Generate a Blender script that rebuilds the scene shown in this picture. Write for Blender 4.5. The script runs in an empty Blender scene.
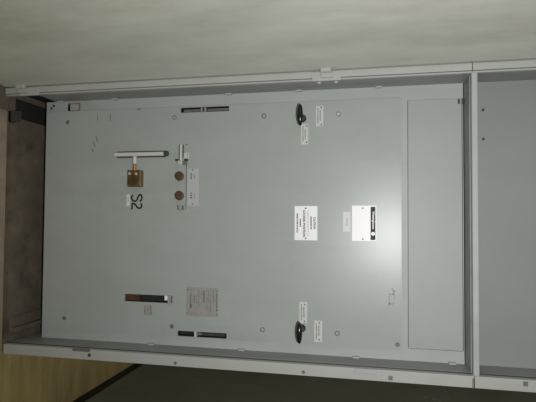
import bpy, bmesh, math, random
from mathutils import Vector, Matrix
random.seed(7)
S = bpy.context.scene
COL = S.collection
PI = math.pi

# ------------------------------------------------------------------ camera
FPX = 493.66
YAW, PITCH = -0.0334, 0.2075
CAM = Vector((-0.0145, -1.4612, 1.24))
FW = Vector((math.sin(YAW) * math.cos(PITCH), math.cos(YAW) * math.cos(PITCH), -math.sin(PITCH)))
SIDE = Vector((math.cos(YAW), -math.sin(YAW), 0.0))      # towards world right = down in the turned photo
UPV = SIDE.cross(FW)                                     # world up = right in the turned photo


def at(px, py, Y):
    """point of the vertical plane y = Y that the photo shows at a pixel"""
    v = FW * FPX + UPV * (px - 268) + SIDE * (py - 201)
    return CAM + v * ((Y - CAM.y) / v.y)


def rect(px0, py0, px1, py1, Y):
    """x0, x1, z0, z1 on the plane for a pixel box"""
    c = at((px0 + px1) / 2, (py0 + py1) / 2, Y)
    l = at(px0, (py0 + py1) / 2, Y); r = at(px1, (py0 + py1) / 2, Y)
    t = at((px0 + px1) / 2, py0, Y); b = at((px0 + px1) / 2, py1, Y)
    return t.x, b.x, l.z, r.z


cam_d = bpy.data.cameras.new('camera')
cam_o = bpy.data.objects.new('camera', cam_d); COL.objects.link(cam_o)
cam_d.sensor_fit = 'HORIZONTAL'; cam_d.sensor_width = 36.0
cam_d.lens = FPX / 536 * 36.0
cam_d.clip_start = 0.02
m = Matrix((UPV, -SIDE, -FW)).transposed().to_4x4()
m.translation = CAM
cam_o.matrix_world = m
S.camera = cam_o

# ------------------------------------------------------------------ materials
def mat(name, col, rough=0.5, metal=0.0, var=0.0, scale=8.0, stretch=(1, 1, 1), dirt=None, dirt_amt=0.0,
        dirt_scale=3.0, bump=0.0, bscale=200.0, spec=0.5):
    mt = bpy.data.materials.new(name); mt.use_nodes = True
    nt = mt.node_tree; N = nt.nodes; Lk = nt.links
    b = N['Principled BSDF']
    b.inputs['Roughness'].default_value = rough; b.inputs['Metallic'].default_value = metal
    b.inputs['Specular IOR Level'].default_value = spec
    b.inputs['Base Color'].default_value = (*col, 1)
    if var or dirt or bump:
        tc = N.new('ShaderNodeTexCoord'); mp = N.new('ShaderNodeMapping')
        mp.inputs['Scale'].default_value = stretch
        Lk.new(tc.outputs['Object'], mp.inputs['Vector'])
        out = None
        if var:
            n = N.new('ShaderNodeTexNoise'); n.inputs['Scale'].default_value = scale
            n.inputs['Detail'].default_value = 6; n.inputs['Roughness'].default_value = 0.65
            Lk.new(mp.outputs[0], n.inputs['Vector'])
            r = N.new('ShaderNodeValToRGB')
            r.color_ramp.elements[0].position = 0.3; r.color_ramp.elements[1].position = 0.7
            r.color_ramp.elements[0].color = (*[c * (1 - var) for c in col], 1)
            r.color_ramp.elements[1].color = (*[min(1, c * (1 + var)) for c in col], 1)
            Lk.new(n.outputs['Fac'], r.inputs['Fac']); out = r.outputs['Color']
        if dirt:
            n = N.new('ShaderNodeTexNoise'); n.inputs['Scale'].default_value = dirt_scale
            n.inputs['Detail'].default_value = 8; n.inputs['Roughness'].default_value = 0.7
            Lk.new(mp.outputs[0], n.inputs['Vector'])
            r = N.new('ShaderNodeMapRange'); r.inputs['From Min'].default_value = 0.52
            r.inputs['From Max'].default_value = 0.72; r.inputs['To Max'].default_value = dirt_amt
            Lk.new(n.outputs['Fac'], r.inputs['Value'])
            mx = N.new('ShaderNodeMix'); mx.data_type = 'RGBA'
            Lk.new(r.outputs['Result'], mx.inputs['Factor'])
            if out: Lk.new(out, mx.inputs['A'])
            else: mx.inputs['A'].default_value = (*col, 1)
            mx.inputs['B'].default_value = (*dirt, 1)
            out = mx.outputs['Result']
        if out: Lk.new(out, b.inputs['Base Color'])
        if bump:
            n = N.new('ShaderNodeTexNoise'); n.inputs['Scale'].default_value = bscale
            n.inputs['Detail'].default_value = 2
            Lk.new(tc.outputs['Object'], n.inputs['Vector'])
            bp = N.new('ShaderNodeBump'); bp.inputs['Strength'].default_value = bump
            bp.inputs['Distance'].default_value = 0.002
            Lk.new(n.outputs['Fac'], bp.inputs['Height']); Lk.new(bp.outputs['Normal'], b.inputs['Normal'])
    return mt


M = {
    'plate': mat('plate_paint', (0.372, 0.405, 0.390), 0.34, var=0.05, scale=5, dirt=(0.27, 0.29, 0.25), dirt_amt=0.35,
                 dirt_scale=4, stretch=(1, 1, 0.6), bump=0.03, bscale=260),
    'frame': mat('frame_paint', (0.40, 0.43, 0.415), 0.5, var=0.05, scale=7, dirt=(0.26, 0.26, 0.22), dirt_amt=0.4,
                 dirt_scale=5, stretch=(1, 1, 0.5)),
    'panel': mat('panel_paint', (0.365, 0.39, 0.382), 0.5, var=0.04, scale=5),
    'strip': mat('strip_paint', (0.43, 0.44, 0.42), 0.45, var=0.05, scale=8, dirt=(0.33, 0.31, 0.25), dirt_amt=0.4,
                 dirt_scale=9, stretch=(1, 1, 0.4)),
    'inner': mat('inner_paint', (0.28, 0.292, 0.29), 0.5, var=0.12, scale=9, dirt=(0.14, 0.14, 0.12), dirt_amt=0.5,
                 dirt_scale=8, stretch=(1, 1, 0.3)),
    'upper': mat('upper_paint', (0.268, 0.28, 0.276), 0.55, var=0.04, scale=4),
    'door': mat('door_paint', (0.585, 0.60, 0.525), 0.5, var=0.14, scale=5, dirt=(0.45, 0.44, 0.36), dirt_amt=0.7,
                dirt_scale=3, stretch=(1, 1.6, 0.5), bump=0.05, bscale=60),
    'olive': mat('olive_paint', (0.27, 0.268, 0.195), 0.6, var=0.1, scale=5, dirt=(0.21, 0.205, 0.14), dirt_amt=0.5),
    'black': mat('black_paint', (0.012, 0.012, 0.012), 0.6),
    'void': mat('void_steel', (0.02, 0.02, 0.018), 0.8),
    'plastic': mat('black_plastic', (0.008, 0.008, 0.012), 0.22),
    'floor': mat('stained_floor', (0.47, 0.37, 0.15), 0.8, var=0.3, scale=6, stretch=(0.5, 2.5, 1),
                 dirt=(0.3, 0.25, 0.12), dirt_amt=0.6, dirt_scale=4),
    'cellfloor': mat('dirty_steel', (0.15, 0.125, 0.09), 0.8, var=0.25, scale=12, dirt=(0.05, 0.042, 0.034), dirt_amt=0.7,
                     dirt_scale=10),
    'sill': mat('sill_paint', (0.34, 0.27, 0.22), 0.7, var=0.2, scale=14),
    'wall': mat('room_wall_paint', (0.30, 0.29, 0.25), 0.8, var=0.05, scale=3),
    'brass': mat('old_brass', (0.2, 0.135, 0.055), 0.42, metal=0.6, var=0.25, scale=40),
    'darkbrass': mat('tarnished_brass', (0.10, 0.062, 0.03), 0.5, metal=0.4, var=0.3, scale=50),
    'orange': mat('orange_brass', (0.42, 0.21, 0.06), 0.4, metal=0.5),
    'steel': mat('zinc_steel', (0.62, 0.62, 0.58), 0.4, metal=0.3, var=0.1, scale=60),
    'pale': mat('pale_steel', (0.62, 0.62, 0.58), 0.5),
    'darksteel': mat('dark_steel', (0.07, 0.066, 0.06), 0.5, metal=0.3, var=0.2, scale=50),
    'greysteel': mat('grey_steel', (0.17, 0.17, 0.165), 0.5, metal=0.2, var=0.2, scale=50),
    'knob': mat('brown_knob', (0.085, 0.05, 0.022), 0.5, var=0.3, scale=90),
    'white': mat('white_label', (0.93, 0.93, 0.95), 0.4),
    'offwhite': mat('offwhite_label', (0.58, 0.60, 0.57), 0.45),
    'greylabel': mat('grey_label', (0.47, 0.48, 0.50), 0.4),
    'nameplate': mat('worn_nameplate', (0.33, 0.32, 0.31), 0.4, var=0.12, scale=60),
    'sticker': mat('pale_sticker', (0.70, 0.71, 0.72), 0.5, var=0.05, scale=60),
    'ink': mat('black_ink', (0.012, 0.012, 0.014), 0.6),
    'greyink': mat('grey_ink', (0.16, 0.15, 0.15), 0.6),
    'faintink': mat('faint_ink', (0.36, 0.36, 0.38), 0.6),
    'midink': mat('mid_ink', (0.11, 0.105, 0.105), 0.6),
    'whiteink': mat('white_ink', (0.85, 0.85, 0.88), 0.4),
    'rust': mat('rust_stain', (0.24, 0.16, 0.085), 0.8, var=0.3, scale=80),
    'scuff': mat('brown_scuff', (0.23, 0.205, 0.155), 0.7, var=0.1, scale=90),
    'smudge': mat('grey_smudge', (0.333, 0.36, 0.345), 0.6, var=0.2, scale=120),
    'rivet': mat('pale_rivet', (0.60, 0.60, 0.57), 0.4),
    'cardboard': mat('orange_board', (0.35, 0.15, 0.06), 0.8),
    'scratch': mat('pale_scratch', (0.34, 0.34, 0.25), 0.6),
}

# ------------------------------------------------------------------ object helpers
WL = {}          # world location of each object


def thing(name, label, cat, loc):
    o = bpy.data.objects.new(name, None); COL.objects.link(o)
    o.empty_display_size = 0.1; o.location = loc
    o['label'] = label; o['category'] = cat
    WL[o] = Vector(loc); return o


def obj(name, bm, mt, parent=None, label=None, smooth=False, bevel=0.0, loc=None):
    bmesh.ops.recalc_face_normals(bm, faces=bm.faces[:])
    if loc is None:
        xs = [v.co for v in bm.verts]
        loc = Vector([(min(v[i] for v in xs) + max(v[i] for v in xs)) / 2 for i in range(3)])
    bmesh.ops.translate(bm, verts=bm.verts[:], vec=-loc)
    me = bpy.data.meshes.new(name); bm.to_mesh(me); bm.free()
    me.materials.append(mt if not isinstance(mt, str) else M[mt])
    if smooth:
        for p in me.polygons: p.use_smooth = True
    o = bpy.data.objects.new(name, me); COL.objects.link(o)
    WL[o] = loc
    if parent is not None:
        o.parent = parent; o.location = loc - WL[parent]
    else:
        o.location = loc
    if label: o['label'] = label
    if bevel:
        md = o.modifiers.new('bevel', 'BEVEL'); md.width = bevel; md.segments = 2; md.limit_method = 'ANGLE'
    return o


def box(bm, x0, x1, y0, y1, z0, z1):
    vs = [bm.verts.new((x, y, z)) for x in (x0, x1) for y in (y0, y1) for z in (z0, z1)]
    for f in ((0, 1, 3, 2), (4, 6, 7, 5), (0, 4, 5, 1), (2, 3, 7, 6), (0, 2, 6, 4), (1, 5, 7, 3)):
        bm.faces.new([vs[i] for i in f])


def B(*boxes):
    bm = bmesh.new()
    for b in boxes: box(bm, *b)
    return bm


def lathe(bm, c, axis, prof, n=24):
    """prof: (radius, distance along axis) rings"""
    q = Vector((0, 0, 1)).rotation_difference(Vector(axis)).to_matrix()
    rings = []
    for r, h in prof:
        if r <= 1e-6:
            rings.append([bm.verts.new(Vector(c) + q @ Vector((0, 0, h)))])
        else:
            rings.append([bm.verts.new(Vector(c) + q @ Vector((r * math.cos(2 * PI * k / n), r * math.sin(2 * PI * k / n), h)))
                          for k in range(n)])
    for a, b in zip(rings, rings[1:]):
        if len(a) == 1 and len(b) == 1: continue
        for k in range(n):
            k2 = (k + 1) % n
            if len(a) == 1: bm.faces.new((a[0], b[k], b[k2]))
            elif len(b) == 1: bm.faces.new((a[k], a[k2], b[0]))
            else: bm.faces.new((a[k], a[k2], b[k2], b[k]))
    for e in (rings[0], rings[-1]):
        if len(e) > 1: bm.faces.new(e)
    return bm


def rod(bm, p0, p1, r, n=16):
    p0, p1 = Vector(p0), Vector(p1); L = (p1 - p0).length; c = min(r * .25, L * .2)
    return lathe(bm, p0, (p1 - p0).normalized(), [(r - c, 0), (r, c), (r, L - c), (r - c, L)], n)


def holed_plate(x0, x1, z0, z1, y0, y1, holes):
    """sheet facing -Y with rectangular openings"""
    xs = sorted({x0, x1, *[h[0] for h in holes], *[h[1] for h in holes]})
    zs = sorted({z0, z1, *[h[2] for h in holes], *[h[3] for h in holes]})
    bm = bmesh.new(); vv = {}
    def v(x, y, z):
        k = (x, y, z)
        if k not in vv: vv[k] = bm.verts.new(k)
        return vv[k]
    nx, nz = len(xs) - 1, len(zs) - 1
    solid = lambda i, j: 0 <= i < nx and 0 <= j < nz and not any(
        h[0] < (xs[i] + xs[i + 1]) / 2 < h[1] and h[2] < (zs[j] + zs[j + 1]) / 2 < h[3] for h in holes)
    for i in range(nx):
        for j in range(nz):
            if not solid(i, j): continue
            a, b, c, d = xs[i], xs[i + 1], zs[j], zs[j + 1]
            bm.faces.new((v(a, y0, c), v(b, y0, c), v(b, y0, d), v(a, y0, d)))
            bm.faces.new((v(a, y1, c), v(a, y1, d), v(b, y1, d), v(b, y1, c)))
            if not solid(i - 1, j): bm.faces.new((v(a, y0, c), v(a, y0, d), v(a, y1, d), v(a, y1, c)))
            if not solid(i + 1, j): bm.faces.new((v(b, y0, c), v(b, y1, c), v(b, y1, d), v(b, y0, d)))
            if not solid(i, j - 1): bm.faces.new((v(a, y0, c), v(a, y1, c), v(b, y1, c), v(b, y0, c)))
            if not solid(i, j + 1): bm.faces.new((v(a, y0, d), v(b, y0, d), v(b, y1, d), v(a, y1, d)))
    return bm


def text(name, s, x0, x1, z0, z1, y, mt, parent, label=None, bold=0.0):
    """lettering facing -Y, reading along +X, fitted to the box"""
    cu = bpy.data.curves.new('lettering', 'FONT'); cu.body = s; cu.size = 1; cu.extrude = 0.004; cu.offset = bold
    cu.resolution_u = 3
    t = bpy.data.objects.new('lettering', cu); COL.objects.link(t)
    dg = bpy.context.evaluated_depsgraph_get(); dg.update()
    me = bpy.data.meshes.new_from_object(t.evaluated_get(dg))
    bpy.data.objects.remove(t); bpy.data.curves.remove(cu)
    bm = bmesh.new(); bm.from_mesh(me); bpy.data.meshes.remove(me)
    xs = [v.co.x for v in bm.verts]; ys = [v.co.y for v in bm.verts]
    ax, bx, ay, by = min(xs), max(xs), min(ys), max(ys)
    for v in bm.verts:
        u = (v.co.x - ax) / (bx - ax); w = (v.co.y - ay) / (by - ay)
        v.co = Vector((x0 + u * (x1 - x0), y - 0.0001 + (0.0001 if v.co.z < 0 else -0.0001), z0 + w * (z1 - z0)))
    return obj(name, bm, mt, parent, label)


def ribbon(pts, w, y):
    """brush stroke on a plate: pts (x, z)"""
    bm = bmesh.new(); L, Rr = [], []
    P = [Vector((a, 0, b)) for a, b in pts]
    for i, p in enumerate(P):
        t = (P[min(i + 1, len(P) - 1)] - P[max(i - 1, 0)]).normalized(); n = Vector((-t.z, 0, t.x)) * w / 2
        L.append([bm.verts.new((p + n) + Vector((0, yy, 0))) for yy in (y, y - 0.0003)])
        Rr.append([bm.verts.new((p - n) + Vector((0, yy, 0))) for yy in (y, y - 0.0003)])
    for i in range(len(P) - 1):
        bm.faces.new((L[i][1], Rr[i][1], Rr[i + 1][1], L[i + 1][1]))
        bm.faces.new((L[i][0], L[i + 1][0], Rr[i + 1][0], Rr[i][0]))
        bm.faces.new((L[i][0], L[i][1], L[i + 1][1], L[i + 1][0]))
        bm.faces.new((Rr[i][0], Rr[i + 1][0], Rr[i + 1][1], Rr[i][1]))
    for e in (0, -1): bm.faces.new((L[e][0], Rr[e][0], Rr[e][1], L[e][1]))
    return bm


def spline(pts, n=8):
    P = [Vector(p) for p in pts]; out = []
    for i in range(len(P) - 1):
        a, b, c, d = P[max(i - 1, 0)], P[i], P[i + 1], P[min(i + 2, len(P) - 1)]
        for k in range(n):
            t = k / n
            out.append(0.5 * ((2 * b) + (c - a) * t + (2 * a - 5 * b + 4 * c - d) * t * t + (3 * b - a - 3 * c + d) * t ** 3))
    out.append(P[-1]); return [tuple(p) for p in out]


def structure(o):
    o['kind'] = 'structure'; return o


# ------------------------------------------------------------------ the room
structure(obj('floor', B((-2.5, 3.0, -2.6, 2.6, -0.08, 0.0)), 'floor'))
structure(obj('wall_back', B((-2.5, 3.0, 2.6, 2.7, -0.08, 2.9)), 'wall'))

# ------------------------------------------------------------------ olive cabinet beyond the right side
ocab = thing('steel_cabinet', 'dark olive steel cabinet on a black plinth, across the narrow gap from the grey cubicle', 'cabinet', (1.05, 1.2, 0.0))
XO = 0.766
SEAM = 1.565
obj('plinth', B((XO + .004, 1.38, 0.06, 2.4, 0.0, 0.058)), 'black', ocab, 'black plinth')
obj('side_panel', B((XO, 1.4, 0.04, 2.42, 0.058, SEAM - .003)), 'olive', ocab, bevel=.002)
obj('side_panel', B((XO, 1.4, 0.04, 2.42, SEAM + .003, 2.25)), 'olive', ocab, bevel=.002)
obj('seam_strip', B((XO + .001, 1.39, 0.045, 2.41, SEAM - .003, SEAM + .003)), 'scratch', ocab, 'pale seam')
for y, z, l in ((.815, 1.47, .018), (.80, 1.505, .022), (.79, 1.525, .008)):
    obj('scratch', B((XO - .0004, XO, y - .012, y + .012, z - l / 2, z + l / 2)), 'scratch', ocab, 'pale scratch', bevel=.0002)

# ------------------------------------------------------------------ switchgear cubicle
cub = thing('switchgear_cubicle', 'tall light grey steel switchgear cubicle with its door swung open around the breaker', 'switchgear', (0, 0.3, 0))
XL0, XL1 = -0.45, -0.4235
XR0, XR1 = 0.4178, 0.45
YB = 0.108
ZS0, ZS1 = 1.511, 1.529
HT = 2.25
# uprights of the front frame, jointed at the shelf
for z0, z1 in ((0.03, ZS0 + .0035), (ZS0 + .005, HT)):
    z0 = .012 if z0 < .1 else z0
    o = obj('upright', B((XL0, XL1 - .0062, -.006, .03, z0, z1)), 'strip', cub, bevel=.0012)
    obj('side_flange', B((-.476, XL0, .0, .03, max(z0, .03), z1)), 'inner', o)
    obj('lip', B((XL1 - .0045, XL1, -.001, .012, z0, z1)), 'strip', o)
    obj('groove', B((XL1 - .0062, XL1 - .0045, .004, .012, z0, z1)), 'greysteel', o)
    z0b = 0.028 if z0 < .1 else z0
    o = obj('upright', B((XR0, XR1, -.006, .03, z0b, z1)), 'strip', cub, bevel=.0015)
    obj('groove', B((XR0 - .0012, XR0, .012, .02, z0b, z1)), 'darksteel', o)
# side walls
for z0, z1 in ((0.13, ZS0), (ZS1, HT)):
    obj('side_wall', B((XL0 + .001, XL1, .012 if z0 < .5 else .012, .7, z0, z1)), 'inner', cub)
for z0, z1 in ((0.03, ZS0), (ZS1, HT)):
    obj('side_wall', B((XR0, XR1 - .001, .03, .7, z0, z1)), 'inner', cub)
obj('top_sheet', B((XL0, XR1, 0, .7, HT, HT + .01)), 'frame', cub)
obj('rear_sheet', B((XL0, XR1, .7, .71, 0.03, HT)), 'inner', cub)
# shelf with its front bar
obj('cross_bar', B((XL1 - .001, XR0 + .001, -.003, .022, ZS0 + .002, ZS1)), 'frame', cub, bevel=.002)
obj('shelf', B((XL1, XR0, .022, .69, ZS0, ZS1 - .002)), 'inner', cub)
# base rail, floor pan and sill
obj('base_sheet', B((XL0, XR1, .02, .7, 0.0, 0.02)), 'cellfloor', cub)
obj('sill', B((-.375, .40, -.035, .002, 0.0, 0.014)), 'sill', cub, 'worn pinkish steel sill', bevel=.002)
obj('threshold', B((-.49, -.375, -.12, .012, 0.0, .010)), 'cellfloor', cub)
obj('floor_recess_shade', B((XL1, -.356, .035, .22, .0198, .0206)), 'void', cub, 'flat dark plate painted as the shade of a recess in the cell floor')  # thin plate, no real hole: the recess's shade is put into its colour
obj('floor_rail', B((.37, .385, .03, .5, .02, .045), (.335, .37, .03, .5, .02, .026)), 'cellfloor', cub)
obj('stop_bracket', B((-.372, -.335, .004, .012, .02, .062), (-.372, -.335, .004, .03, .02, .026)), 'darksteel', cub)
obj('side_recess', B((XL0 + .002, XL0 + .006, .02, .69, .02, .13)), 'void', cub)
# flange behind the breaker: openings for the breaker and for the latch beside its lower left corner
lx0, lx1, lz0, lz1 = rect(67.5, 103, 80.5, 111.3, YB)
obj('flange', holed_plate(XL1, XR0, 0.09, 1.509, YB, YB + .004,
                          [(-.384, .384, .10, 1.32), (lx0, lx1, lz0, lz1)]), 'frame', cub)
lat = obj('latch_box', B((lx0 - .004, lx1 + .004, YB + .022, YB + .026, lz0 - .004, lz1 + .004),
                   (lx0 - .004, lx0, YB + .004, YB + .026, lz0, lz1)), 'frame', cub)
obj('spacer', B((lx0 - .001, lx1 + .001, YB + .004, YB + .022, lz1 - .008, lz1 + .003)), 'cardboard', lat, 'orange spacer')
for px, py in ((51.5, 108.5), (54, 106)):
    p = at(px, py, YB); bm = bmesh.new()
    lathe(bm, (p.x, YB, p.z), (0, -1, 0), [(.0045, 0), (.0045, .002), (.003, .0035), (0, .0035)], 14)
    obj('screw', bm, 'darksteel', cub, smooth=False)
# small weld tabs along both side walls
for px, py in ((62, 103), (116, 100.3), (229, 94.3), (299, 90), (379, 87.2)):
    p = at(px, py, YB)
    obj('weld_tab', B((XL1 - .001, XL1 + .005, YB - .014, YB, p.z - .011, p.z + .011)), 'frame', cub, bevel=.002)
for px, py in ((152, 346.5), (242, 353), (356, 359.5), (452, 364)):
    p = at(px, py, YB)
    obj('weld_tab', B((XR0 - .005, XR0 + .001, YB - .014, YB, p.z - .011, p.z + .011)), 'frame', cub, bevel=.002)
# cover panel above the breaker
cv = obj('cover_panel', B((-.377, .379, YB - .0045, YB, 1.3485, 1.5045)), 'panel', cub, 'bluish grey cover panel', bevel=.001)
obj('edge_gap', B((.379, .3805, YB - .0012, YB, 1.3485, 1.5045), (-.377, .379, YB - .0012, YB, 1.3472, 1.3485),
                  (-.377, .379, YB - .0012, YB, 1.5045, 1.507)), 'darksteel', cv)
p = at(460.3, 101.5, YB)
obj('clip', B((p.x - .006, p.x + .008, YB - .009, YB - .0045, p.z - .008, p.z - .002),
              (p.x - .006, p.x + .008, YB - .009, YB - .0045, p.z + .004, p.z + .008)), 'darksteel', cv)
# upper compartment
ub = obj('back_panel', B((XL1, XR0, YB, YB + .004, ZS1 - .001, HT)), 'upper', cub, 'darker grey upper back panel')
for px, py in ((483, 110), (483.3, 139)):
    p = at(px, py, YB); bm = bmesh.new()
    lathe(bm, (p.x, YB, p.z), (0, -1, 0), [(.004, 0), (.004, .002), (.0025, .003), (0, .003)], 14)
    obj('screw', bm, 'darksteel', ub)
# fittings on the right upright
YF = -.006
x0, x1, z0, z1 = rect(72.5, 348.4, 90, 351.4, YF)
obj('latch_slot', B((x0, x1, YF - .0008, YF, z0, z1)), 'greysteel', cub)
p = at(89.5, 355, YF); bm = bmesh.new()
lathe(bm, (p.x, YF, p.z), (0, -1, 0), [(.0055, 0), (.0055, .002), (.003, .005), (0, .005)], 16)
obj('latch_pin', bm, 'darksteel', cub)
x0, x1, z0, z1 = rect(355, 368.7, 377, 373.8, YF)
obj('strike_plate', B((x0, x1, YF - .004, YF, z0, z1)), 'frame', cub, bevel=.001)
for px, py in ((175.5, 363), (303.5, 372), (390.5, 378), (525.5, 383.8)):
    p = at(px, py, YF)
    if px > 380:
        obj('square_plug', B((p.x - .006, p.x + .006, YF - .0015, YF, p.z - .006, p.z + .006)), 'greysteel', cub)
    else:
        bm = bmesh.new()
        lathe(bm, (p.x, YF, p.z), (0, -1, 0), [(.005, 0), (.005, .0015), (.003, .003), (0, .003)], 16)
        obj('screw', bm, 'greysteel', cub)
p = at(473.5, 383, YF)
obj('rust_mark', B((p.x - .012, p.x + .014, YF - .0004, YF, p.z - .003, p.z + .0015)), 'rust', cub, 'brown rust at the joint')

# hinges on the left upright
def hinge(pz0, pz1, kz0, kz1, rivets):
    zc = (pz0 + pz1) / 2
    h = obj('hinge', B((-.4475, -.4195, YF - .004, YF, pz0, pz1)), 'strip', cub, bevel=.0012)
    n = 1; dz = (kz1 - kz0) / n
    for k in range(n):
        bm = bmesh.new()
        rod(bm, (-.449, YF - .014, kz0 + k * dz + .001), (-.449, YF - .014, kz0 + (k + 1) * dz - .001), .0088)
        obj('knuckle', bm, 'strip', h, smooth=False)
    obj('leaf', B((-.441, -.428, YF - .012, YF - .003, kz0 + .002, kz1 + .004)), 'strip', h, bevel=.001)
    for z in rivets:
        bm = bmesh.new()
        lathe(bm, (XL1, .022, z), (1, 0, 0), [(.006, -.001), (.006, .0015), (.003, .004), (0, .004)], 14)
        obj('rivet', bm, 'rivet', h)


a = at(312, 75, YF).z; b = at(341, 74, YF).z
hinge(a, b, at(320.5, 73, YF).z, at(332, 73, YF).z, (at(319, 82, .02).z, at(336, 81.5, .02).z))
a = at(20, 95, YF).z; b = at(39.5, 95, YF).z
hinge(a, b, at(19, 92, YF).z, at(28, 92, YF).z, ())
# door, swung open a right angle towards the viewer
XD = XL0 - .0015
bm = B((XD - .028, XD, -.93, -.009, .012, 2.2))
bmesh.ops.rotate(bm, verts=bm.verts[:], cent=(XD, -.009, 0), matrix=Matrix.Rotation(math.radians(-8), 3, 'Z'))
dr = obj('door', bm, 'door', cub, 'pale yellowish grey open door', bevel=.004)

# ------------------------------------------------------------------ the circuit breaker
brk = thing('circuit_breaker', 'grey green draw-out circuit breaker front plate marked S2, filling the cubicle below its shelf', 'circuit breaker', (0, 0.25, .02))
YP = 0.1015
FX0, FX1, FZ0, FZ1 = -.3865, .3865, .0945, 1.3285
slots = [rect(180.6, 106.9, 229, 111.9, YP), rect(177.5, 332.0, 226.6, 337.4, YP), rect(124.6, 294.8, 172.4, 302.2, YP)]
fp = obj('faceplate', holed_plate(FX0, FX1, FZ0, FZ1, YP, YB - .001, slots), 'plate', brk)
obj('truck_body', B((-.36, .36, YB + .045, .62, .13, 1.30)), 'darksteel', brk)
for sx in (-1, 1):
    for y in (.22, .52):
        bm = bmesh.new(); rod(bm, (sx * .27 - .02, y, .082), (sx * .27 + .02, y, .082), .062, 24)
        obj('wheel', bm, 'darksteel', brk)

# slot pockets
def pocket(s, mt='void'):
    x0, x1, z0, z1 = s; d = .028
    return obj('slot_pocket', B((x0 - .003, x1 + .003, YP + d, YP + d + .002, z0 - .003, z1 + .003),
                                (x0 - .003, x0, YB - .001, YP + d, z0 - .003, z1 + .003), (x1, x1 + .003, YB - .001, YP + d, z0 - .003, z1 + .003),
                                (x0, x1, YB - .001, YP + d, z0 - .003, z0), (x0, x1, YB - .001, YP + d, z1, z1 + .003)), mt, brk)


def zpix(px, py=200): return at(px, py, YP).z


s0, s1, s2 = slots
k = pocket(s0)
obj('slide_bar', B((s0[0] + .004, s0[1] - .004, YP + .012, YP + .02, zpix(181.5), zpix(198)),
                   (s0[0] + .004, s0[1] - .005, YP + .012, YP + .02, zpix(205.5), zpix(227))), 'greysteel', k)
obj('latch_tooth', B((s0[0] + .001, s0[1] - .002, YP + .004, YP + .02, zpix(199.3), zpix(200.6)),
                     (s0[0] + .001, s0[1] - .002, YP + .004, YP + .02, zpix(203), zpix(204.4))), 'nameplate', k)
k = pocket(s1)
obj('slide_bar', B((s1[0] + .006, s1[1] - .003, YP + .014, YP + .022, zpix(198.5), zpix(225))), 'darksteel', k)
obj('latch_tooth', B((s1[0], s1[1], YP + .0005, YP + .02, zpix(195.8), zpix(197.6))), 'offwhite', k)
obj('latch_tooth', B((s1[0] + .003, s1[1] - .006, YP + .004, YP + .02, zpix(199), zpix(202.5))), 'greysteel', k)
k = pocket(s2)
obj('indicator_tape', B((s2[0] + .001, s2[1] - .003, YP + .006, YP + .02, zpix(125), zpix(140.5))), 'darkbrass', k, 'brownish indicator tape')
obj('indicator_tab', B((s2[0] + .001, s2[1] - .009, YP + .001, YP + .02, zpix(165.8), zpix(169.4))), 'white', k, 'white indicator tab')
obj('slot_end', B((s2[0] - .001, s2[1] + .002, YP - .006, YP + .02, zpix(169.6), zpix(172.5))), 'nameplate', k)

# marks rubbed on the plate
def blob(cx, cz, rx, rz, y, tilt=0.0, n=18, jag=.3):
    bm = bmesh.new(); f, b = [], []
    for i in range(n):
        a = 2 * PI * i / n; r = 1 + random.uniform(-jag, jag)
        u, w = rx * r * math.cos(a), rz * r * math.sin(a)
        x = cx + u * math.cos(tilt) - w * math.sin(tilt); z = cz + u * math.sin(tilt) + w * math.cos(tilt)
        f.append(bm.verts.new((x, y - .0002, z))); b.append(bm.verts.new((x, y, z)))
    bm.faces.new(f); bm.faces.new(b[::-1])
    for i in range(n): bm.faces.new((f[i], b[i], b[(i + 1) % n], f[(i + 1) % n]))
    return bm


for px, py, rx, rz, t in ((110.5, 117, .016, .0022, 0), (97.5, 118, .014, .0018, .1), (97, 139, .014, .0024, .3), (94.5, 145, .012, .0022, .4), (92.5, 150, .006, .003, .2),
                          (138.5, 109.3, .0025, .01, 0)):
    p = at(px, py, YP); obj('scuff_mark', blob(p.x, p.z, rx, rz, YP, t), 'scuff', fp, 'brown scuff')
for px, py, rx, rz, t in ((393.5, 290.8, .008, .004, .5), (389.3, 299, .022, .0022, 0), (392, 303.5, .004, .010, 0), (394.5, 297, .012, .0016, .2), (391.8, 294.2, .003, .006, 0)):
    p = at(px, py, YP); obj('scuff_mark', blob(p.x, p.z, rx, rz, YP, t), 'smudge', fp, 'grey smudge')

# screws
def screw(px, py, r, kind):
    p = at(px, py, YP); bm = bmesh.new(); c = (p.x, YP, p.z)
    if kind == 'dark':
        lathe(bm, c, (0, -1, 0), [(r, 0), (r, .002), (r * .7, .004), (0, .004)], 18); obj('screw', bm, 'greysteel', brk)
    else:
        lathe(bm, c, (0, -1, 0), [(r, 0), (r, .0012), (r * .72, .0012), (r * .72, .0004), (0, .0004)], 20)
        s = obj('screw', bm, 'greysteel', brk); bm = bmesh.new()
        lathe(bm, c, (0, -1, 0), [(r * .66, .0004), (r * .66, .002), (r * .4, .0035), (0, .0035)], 18)
        obj('screw_head', bm, 'pale' if kind == 'bright' else 'plate', s)


for q in ((68, 122.3, .0068, 'dark'), (64.5, 318, .0066, 'dark'), (172, 326.3, .007, 'dark'), (174.5, 117.5, .0074, 'ring'),
          (264, 116, .0082, 'ring'), (338.3, 114, .0076, 'bright'), (262.5, 329.7, .0082, 'ring'), (337.2, 333.3, .0082, 'ring'),
          (397.5, 344.5, .0062, 'dark'), (186.8, 144.3, .0022, 'dark')):
    screw(*q)

# S2 painted by hand: strokes in pixel coordinates of the plate
def stroke(pts):
    return [(at(px, py, YP).x, at(px, py, YP).z) for px, py in pts]


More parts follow.
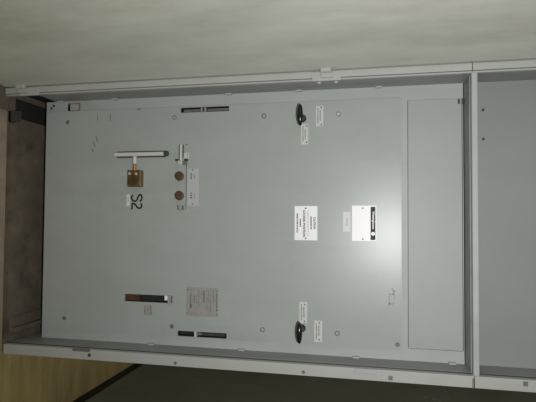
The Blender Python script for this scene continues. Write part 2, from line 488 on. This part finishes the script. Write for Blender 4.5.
Sx = [(139.6, 201.2), (141.2, 200.2), (142, 197.6), (141.2, 195.2), (139.5, 194.9), (138.3, 196.6), (137, 199.6), (135, 201.2),
      (132.7, 200.3), (131.6, 198), (132, 196.2), (133.2, 195.3)]
T2 = [(140.6, 203.4), (141.6, 204.8), (141.3, 207), (139.4, 208.3), (137.2, 207.2), (135.6, 205), (134, 203.6), (132.3, 203.9), (132.1, 206.4), (131.8, 209.6)]
for q in (Sx, T2):
    obj('painted_letter', ribbon(stroke(spline(q, 6)), .0060, YP), 'ink', brk, 'black hand-painted S' if q is Sx else 'black hand-painted 2')
x0, x1, z0, z1 = rect(126.6, 194.5, 129.8, 205.8, YP)
o = obj('tape_label', B((x0, x1, YP - .0008, YP, z0, z1)), 'sticker', brk, 'small white tape label')
obj('print_mark', B((x0 + .009, x1 - .012, YP - .0011, YP - .0008, z0 + .003, z1 - .003)), 'greylabel', o)

# engraved plates
def plate(name, px0, py0, px1, py1, mt, label=None, th=.0014):
    x0, x1, z0, z1 = rect(px0, py0, px1, py1, YP)
    o = obj(name, B((x0, x1, YP - th, YP, z0, z1)), mt, brk, label, bevel=.0003)
    return o, (x0, x1, z0, z1), YP - th


def pins(o, y, pts, r=.0026, mt='greysteel'):
    for px, py in pts:
        p = at(px, py, YP); bm = bmesh.new()
        lathe(bm, (p.x, y, p.z), (0, -1, 0), [(r, 0), (r, .0008), (r * .5, .0016), (0, .0016)], 12)
        obj('pin', bm, mt, o)


def dashes(o, y, pxc, py0, py1, wpx, mt, n=8, fill=.72, name='printed_line'):
    """one printed line too small to read: a row of letter-sized marks"""
    a = at(pxc, py0, YP); b = at(pxc, py1, YP); hw = wpx * .00155
    bm = bmesh.new(); L = (b.x - a.x) / n
    for i in range(n):
        f = fill * random.uniform(.75, 1.15)
        z = a.z + (b.z - a.z) * (i + .5) / n
        box(bm, a.x + i * L, a.x + i * L + L * f, y - .0002, y, z - hw * random.uniform(.75, 1), z + hw * random.uniform(.75, 1))
    return obj(name, bm, mt, o)


def line(o, y, pxc, py0, py1, wpx, s, mt, bold=0.0):
    a = at(pxc, py0, YP); b = at(pxc, py1, YP); hw = wpx * .00155
    return text('lettering', s, a.x, b.x, (a.z + b.z) / 2 - hw, (a.z + b.z) / 2 + hw, y, mt, o, bold=bold)


# caution plate
o, r, y = plate('caution_plate', 294.6, 206, 317.4, 240.3, 'white', 'white plate headed CAUTION')
pins(o, y, ((305.8, 208.3), (305.8, 238.4)), .0026)
line(o, y, 314.6, 217, 229, 2.4, 'CAUTION', 'ink', .03)
dashes(o, y, 311.1, 216.5, 229.5, 1.5, 'ink', 9)
dashes(o, y, 308, 210.5, 236.5, .9, 'faintink', 14)
line(o, y, 304.2, 210.2, 236.8, 2.4, 'LOCKED POSITION', 'ink', .035)
dashes(o, y, 300.4, 219, 227, 1.5, 'ink', 5)
dashes(o, y, 297.4, 213.5, 233, 1.6, 'ink', 12)
# maker's plate
o, r, y = plate('maker_plate', 352, 205.6, 376.4, 241, 'white', 'white plate with a black title bar')
pins(o, y, ((362.8, 208.2), (362.8, 239.2)), .0024)
x0, x1, z0, z1 = rect(370.6, 206.8, 375.4, 240, YP)
tb = obj('title_bar', B((x0, x1, y - .0003, y, z0, z1)), 'ink', o, 'black title bar')
t = line(tb, y - .0003, 373.1, 211.2, 229, 2.9, 'Westinghouse', 'whiteink', .028)
a = at(373.1, 233.8, YP); bm = bmesh.new()
lathe(bm, (a.x, y - .0003, a.z), (0, -1, 0), [(.0058, 0), (.0058, .0002), (.0046, .0002), (.0046, .0001)], 20)
obj('emblem_ring', bm, 'whiteink', tb)
text('emblem_letter', 'W', a.x - .0036, a.x + .0036, a.z - .002, a.z + .003, y - .0003, 'whiteink', tb, bold=.02)
x0, x1, z0, z1 = a.x - .0036, a.x + .0036, a.z - .0036, a.z - .0026
obj('emblem_bar', B((x0, x1, y - .0005, y - .0003, z0, z1)), 'whiteink', tb)
# pale sticker beside it
o, r, y = plate('sticker', 343, 211.8, 350.6, 231.8, 'sticker', 'blank pale sticker', .0006)
dashes(o, y, 346.8, 218, 226, 2.6, 'greylabel', 4, .85)
# label plates of the two pull handles
for q in ((301.2, 124, 308.2, 144.6, ((306.6, 126), (306.6, 142.4))), (315.8, 105.8, 323.4, 126.4, ((321.3, 107.8), (321.3, 124.6))),
          (299.4, 301.8, 307.2, 323, ((305, 304.5), (304.6, 321.2))), (314.2, 320.6, 322.2, 342, ((319.4, 322.8), (319.2, 339.6)))):
    o, r, y = plate('handle_label', *q[:4], 'offwhite'); pins(o, y, q[4], .0026)
    w = q[2] - q[0]; h = q[3] - q[1]
    dashes(o, y, q[0] + w * .58, q[1] + h * .24, q[3] - h * .26, 1.3, 'greyink', 8)
    dashes(o, y, q[0] + w * .28, q[1] + h * .12, q[3] - h * .14, 1.1, 'midink', 13)
# plate beside the brown knobs
o, r, y = plate('knob_label', 187.3, 168.6, 198.6, 206, 'greylabel', 'pale plate beside the brown knobs')
pins(o, y, ((193, 169.9), (192.8, 204.2)), .0024)
for c in (176.6, 196):
    dashes(o, y, 191.3, c - 3.4, c + 3.2, 2.2, 'midink', 3, .6); dashes(o, y, 194.6, c - 2, c + 3, 1.3, 'greyink', 3, .6)
# worn rating plate
o, r, y = plate('rating_plate', 186.6, 287.6, 218.2, 316.3, 'nameplate', 'worn grey rating plate of small print')
pins(o, y, ((188.2, 289.6), (188, 312.6), (216.8, 291.2), (216.8, 314.2)), .002)
dashes(o, y, 216.9, 293.5, 311.5, 1.8, 'midink', 9, .6)
dashes(o, y, 213.4, 291, 303.5, 1.1, 'greyink', 9)
for xx, a, b in ((210.9, 294, 313), (208.7, 292, 303), (207.2, 297, 311), (198.8, 291, 307), (196.6, 296, 303.5)):
    dashes(o, y, xx, a, b, .8, 'greyink', 10)
dashes(o, y, 204, 291, 303, 1.9, 'midink', 8)
dashes(o, y, 194.3, 296, 303, 1.2, 'midink', 4); dashes(o, y, 190.8, 293, 308.5, 1.5, 'greyink', 8); dashes(o, y, 191, 304.5, 308.5, 2, 'midink', 2)
# small label under the indicator slot
o, r, y = plate('indicator_label', 144.6, 305, 151.8, 315.2, 'nameplate', 'small label with dark edges')
dashes(o, y, 145, 306, 314.4, .9, 'midink', 3, .9); dashes(o, y, 151.2, 306, 314.8, .9, 'midink', 3, .95); dashes(o, y, 147.8, 308, 311.5, 1.4, 'rust', 2)

# black pull handles
def pull(px, py, gx0, gx1):
    """hub at a pixel of the plate; the tapered grip crosses it along x"""
    c = at(px, py, YP); h = .054
    bm = bmesh.new()
    lathe(bm, (c.x, YP, c.z), (0, -1, 0), [(.0125, 0), (.0125, .005), (.0095, .009), (.0075, .022), (.0085, h)], 28)
    o = obj('pull_handle', bm, 'plastic', brk, smooth=True)
    bm = bmesh.new(); n = 22; k = 18; rings = []
    for i in range(n + 1):
        t = -1 + 2 * i / n
        x = c.x + (gx0 + gx1) / 2 + t * (gx1 - gx0) / 2
        r = .0030 + .0062 * (max(0, 1 - t * t)) ** .8
        if abs(t) > .999: r = .001
        rings.append([bm.verts.new((x, YP - h - r * .9 * math.cos(2 * PI * j / k) - .004 * (1 - t * t), c.z + r * 1.0 * math.sin(2 * PI * j / k))) for j in range(k)])
    for a, b in zip(rings, rings[1:]):
        for j in range(k): bm.faces.new((a[j], a[(j + 1) % k], b[(j + 1) % k], b[j]))
    bm.faces.new(rings[0]); bm.faces.new(rings[-1])
    obj('grip', bm, 'plastic', o, smooth=True)


pull(302.6, 118.6, -.034, .033)
pull(301.8, 328.0, -.029, .036)

# key interlock: rod in a bracket, bolt and brass lock
x0, x1, z0, z1 = rect(117.5, 151.2, 166, 157.6, YP)
br = obj('interlock_bracket', B((x0, x1, YP - .004, YP, z0, z1)), 'darksteel', brk, bevel=.001)
bm = bmesh.new(); xm = (x0 + x1) / 2 + .0002; rod(bm, (xm, YP - .0085, zpix(115.8, 154)), (xm, YP - .0085, zpix(166, 154)), .0072)
obj('rod', bm, 'pale', br, 'pale steel rod', smooth=False)
bm = bmesh.new(); rod(bm, (xm, YP - .009, zpix(165, 154)), (xm, YP - .009, zpix(169.5, 154)), .0088, 6)
obj('nut', bm, 'darksteel', br)
x0, x1, z0, z1 = rect(128, 170.4, 141, 186.8, YP - .02)
lk = obj('key_lock', B((x0, x1, YP - .024, YP, z0, z1)), 'brass', brk, 'old brass key lock', bevel=.002)
zc = at(136.6, 164, YP).z; xa = at(136, 157.5, YP).x; xb = at(136, 164.5, YP).x
bm = bmesh.new(); rod(bm, (xb - .002, YP - .014, zc), (x0 + .006, YP - .014, zc), .0058)
obj('bolt', bm, 'orange', lk)
bm = bmesh.new(); rod(bm, (xa - .003, YP - .014, zc), (xb, YP - .014, zc), .0066)
obj('bolt_tip', bm, 'pale', lk, 'pale bolt tip')
p = at(132.8, 180.3, YP - .024); bm = bmesh.new()
lathe(bm, (p.x, YP - .023, p.z), (0, -1, 0), [(.0175, 0), (.0175, .004), (.016, .006), (.008, .006), (.007, .003), (0, .003)], 30)
obj('lock_cylinder', bm, 'darkbrass', lk)
for px, py in ((129.4, 173.6), (136, 173.8)):
    p = at(px, py, YP - .026); bm = bmesh.new()
    lathe(bm, (p.x, YP - .0245, p.z), (0, -1, 0), [(.0048, 0), (.0048, .002), (.003, .004), (0, .004)], 14); obj('lock_screw', bm, 'steel', lk)

# knob bracket
x0, x1, z0, z1 = rect(178.8, 163, 186.4, 209.5, YP)
kb = obj('knob_bracket', B((x0, x1 - .014, YP - .004, YP, z0, z1 - .001), (x0, x1, YP - .006, YP, z1 - .0016, z1)), 'plate', brk, bevel=.0006)
obj('edge_line', B((x0, x1, YP - .0062, YP, z1, z1 + .0008)), 'greysteel', kb)
obj('end_clamp', B((x1 - .014, x1, YP - .006, YP - .001, z0 - .002, z0 + .001), (x1 - .014, x1, YP - .006, YP, z1 - .012, z1 - .009),
                   (x1 - .002, x1, YP - .006, YP, z0, z1 - .009)), 'greysteel', kb)
for px, py in ((179.3, 176.2), (179.2, 195.7)):
    p = at(px, py, YP - .016); bm = bmesh.new()
    lathe(bm, (p.x, YP - .003, p.z), (0, -1, 0), [(.010, 0), (.010, .006), (.0148, .008), (.0156, .012), (.0148, .0155), (.012, .017), (0, .0165)], 32)
    obj('knob', bm, 'knob', kb, 'round brown knob')
xm = at(181.8, 150, YP).x
bm = bmesh.new(); rod(bm, (at(182, 145, YP).x, YP - .010, zpix(182, 150)), (at(182, 163, YP).x, YP - .010, zpix(182, 150)), .0036)
g = obj('guide_rod', bm, 'pale', kb, 'pale steel guide rod')
for px in (180.1, 183.9):
    obj('guide_edge', B((at(px, 145, YP).x, at(px, 158, YP).x, YP - .008, YP, zpix(px, 150) - .0012, zpix(px, 150) + .0012)), 'greysteel', g)
x0, x1, z0, z1 = rect(176.6, 159.4, 188.4, 161.2, YP)
obj('clip', B((x0, x1, YP - .012, YP, z0, z0 + .014), (x0, x1, YP - .012, YP, z1 - .010, z1)), 'darksteel', kb)
x0, x1, z0, z1 = rect(179, 161, 187.4, 165, YP)
obj('clamp_block', B((x0, x1, YP - .014, YP, z0, z1 - .014)), 'steel', kb, bevel=.001)
obj('clamp_block', B((x0 + .002, x1, YP - .012, YP, z1 - .013, z1)), 'greysteel', kb, bevel=.001)
o, r, y = plate('tag', 183.8, 153, 189.2, 158.4, 'offwhite', 'tiny pale tag')
dashes(o, y, 187.6, 154, 157.6, 1.0, 'greyink', 2)

# ------------------------------------------------------------------ light: the camera's flash and the dim room
fl = bpy.data.lights.new('flash', 'SPOT'); fo = bpy.data.objects.new('flash', fl); COL.objects.link(fo)
fl.energy = 66; fl.spot_size = math.radians(128); fl.spot_blend = 1.0; fl.shadow_soft_size = 0.018; fl.color = (1.0, 0.995, 0.985)
fpos = CAM + Vector((.11, 0.0, .12)); fo.location = fpos
tgt = at(370, 160, 0)
fo.rotation_euler = (tgt - fpos).to_track_quat('-Z', 'Y').to_euler()
w = bpy.data.worlds.new('room_light'); S.world = w; w.use_nodes = True
w.node_tree.nodes['Background'].inputs[0].default_value = (1.0, 0.95, 0.82, 1)
w.node_tree.nodes['Background'].inputs[1].default_value = 0.095
S.view_settings.view_transform = 'Standard'; S.view_settings.look = 'None'
S.view_settings.gamma = 1.0; S.view_settings.use_curve_mapping = False
S.view_settings.exposure = 0.0
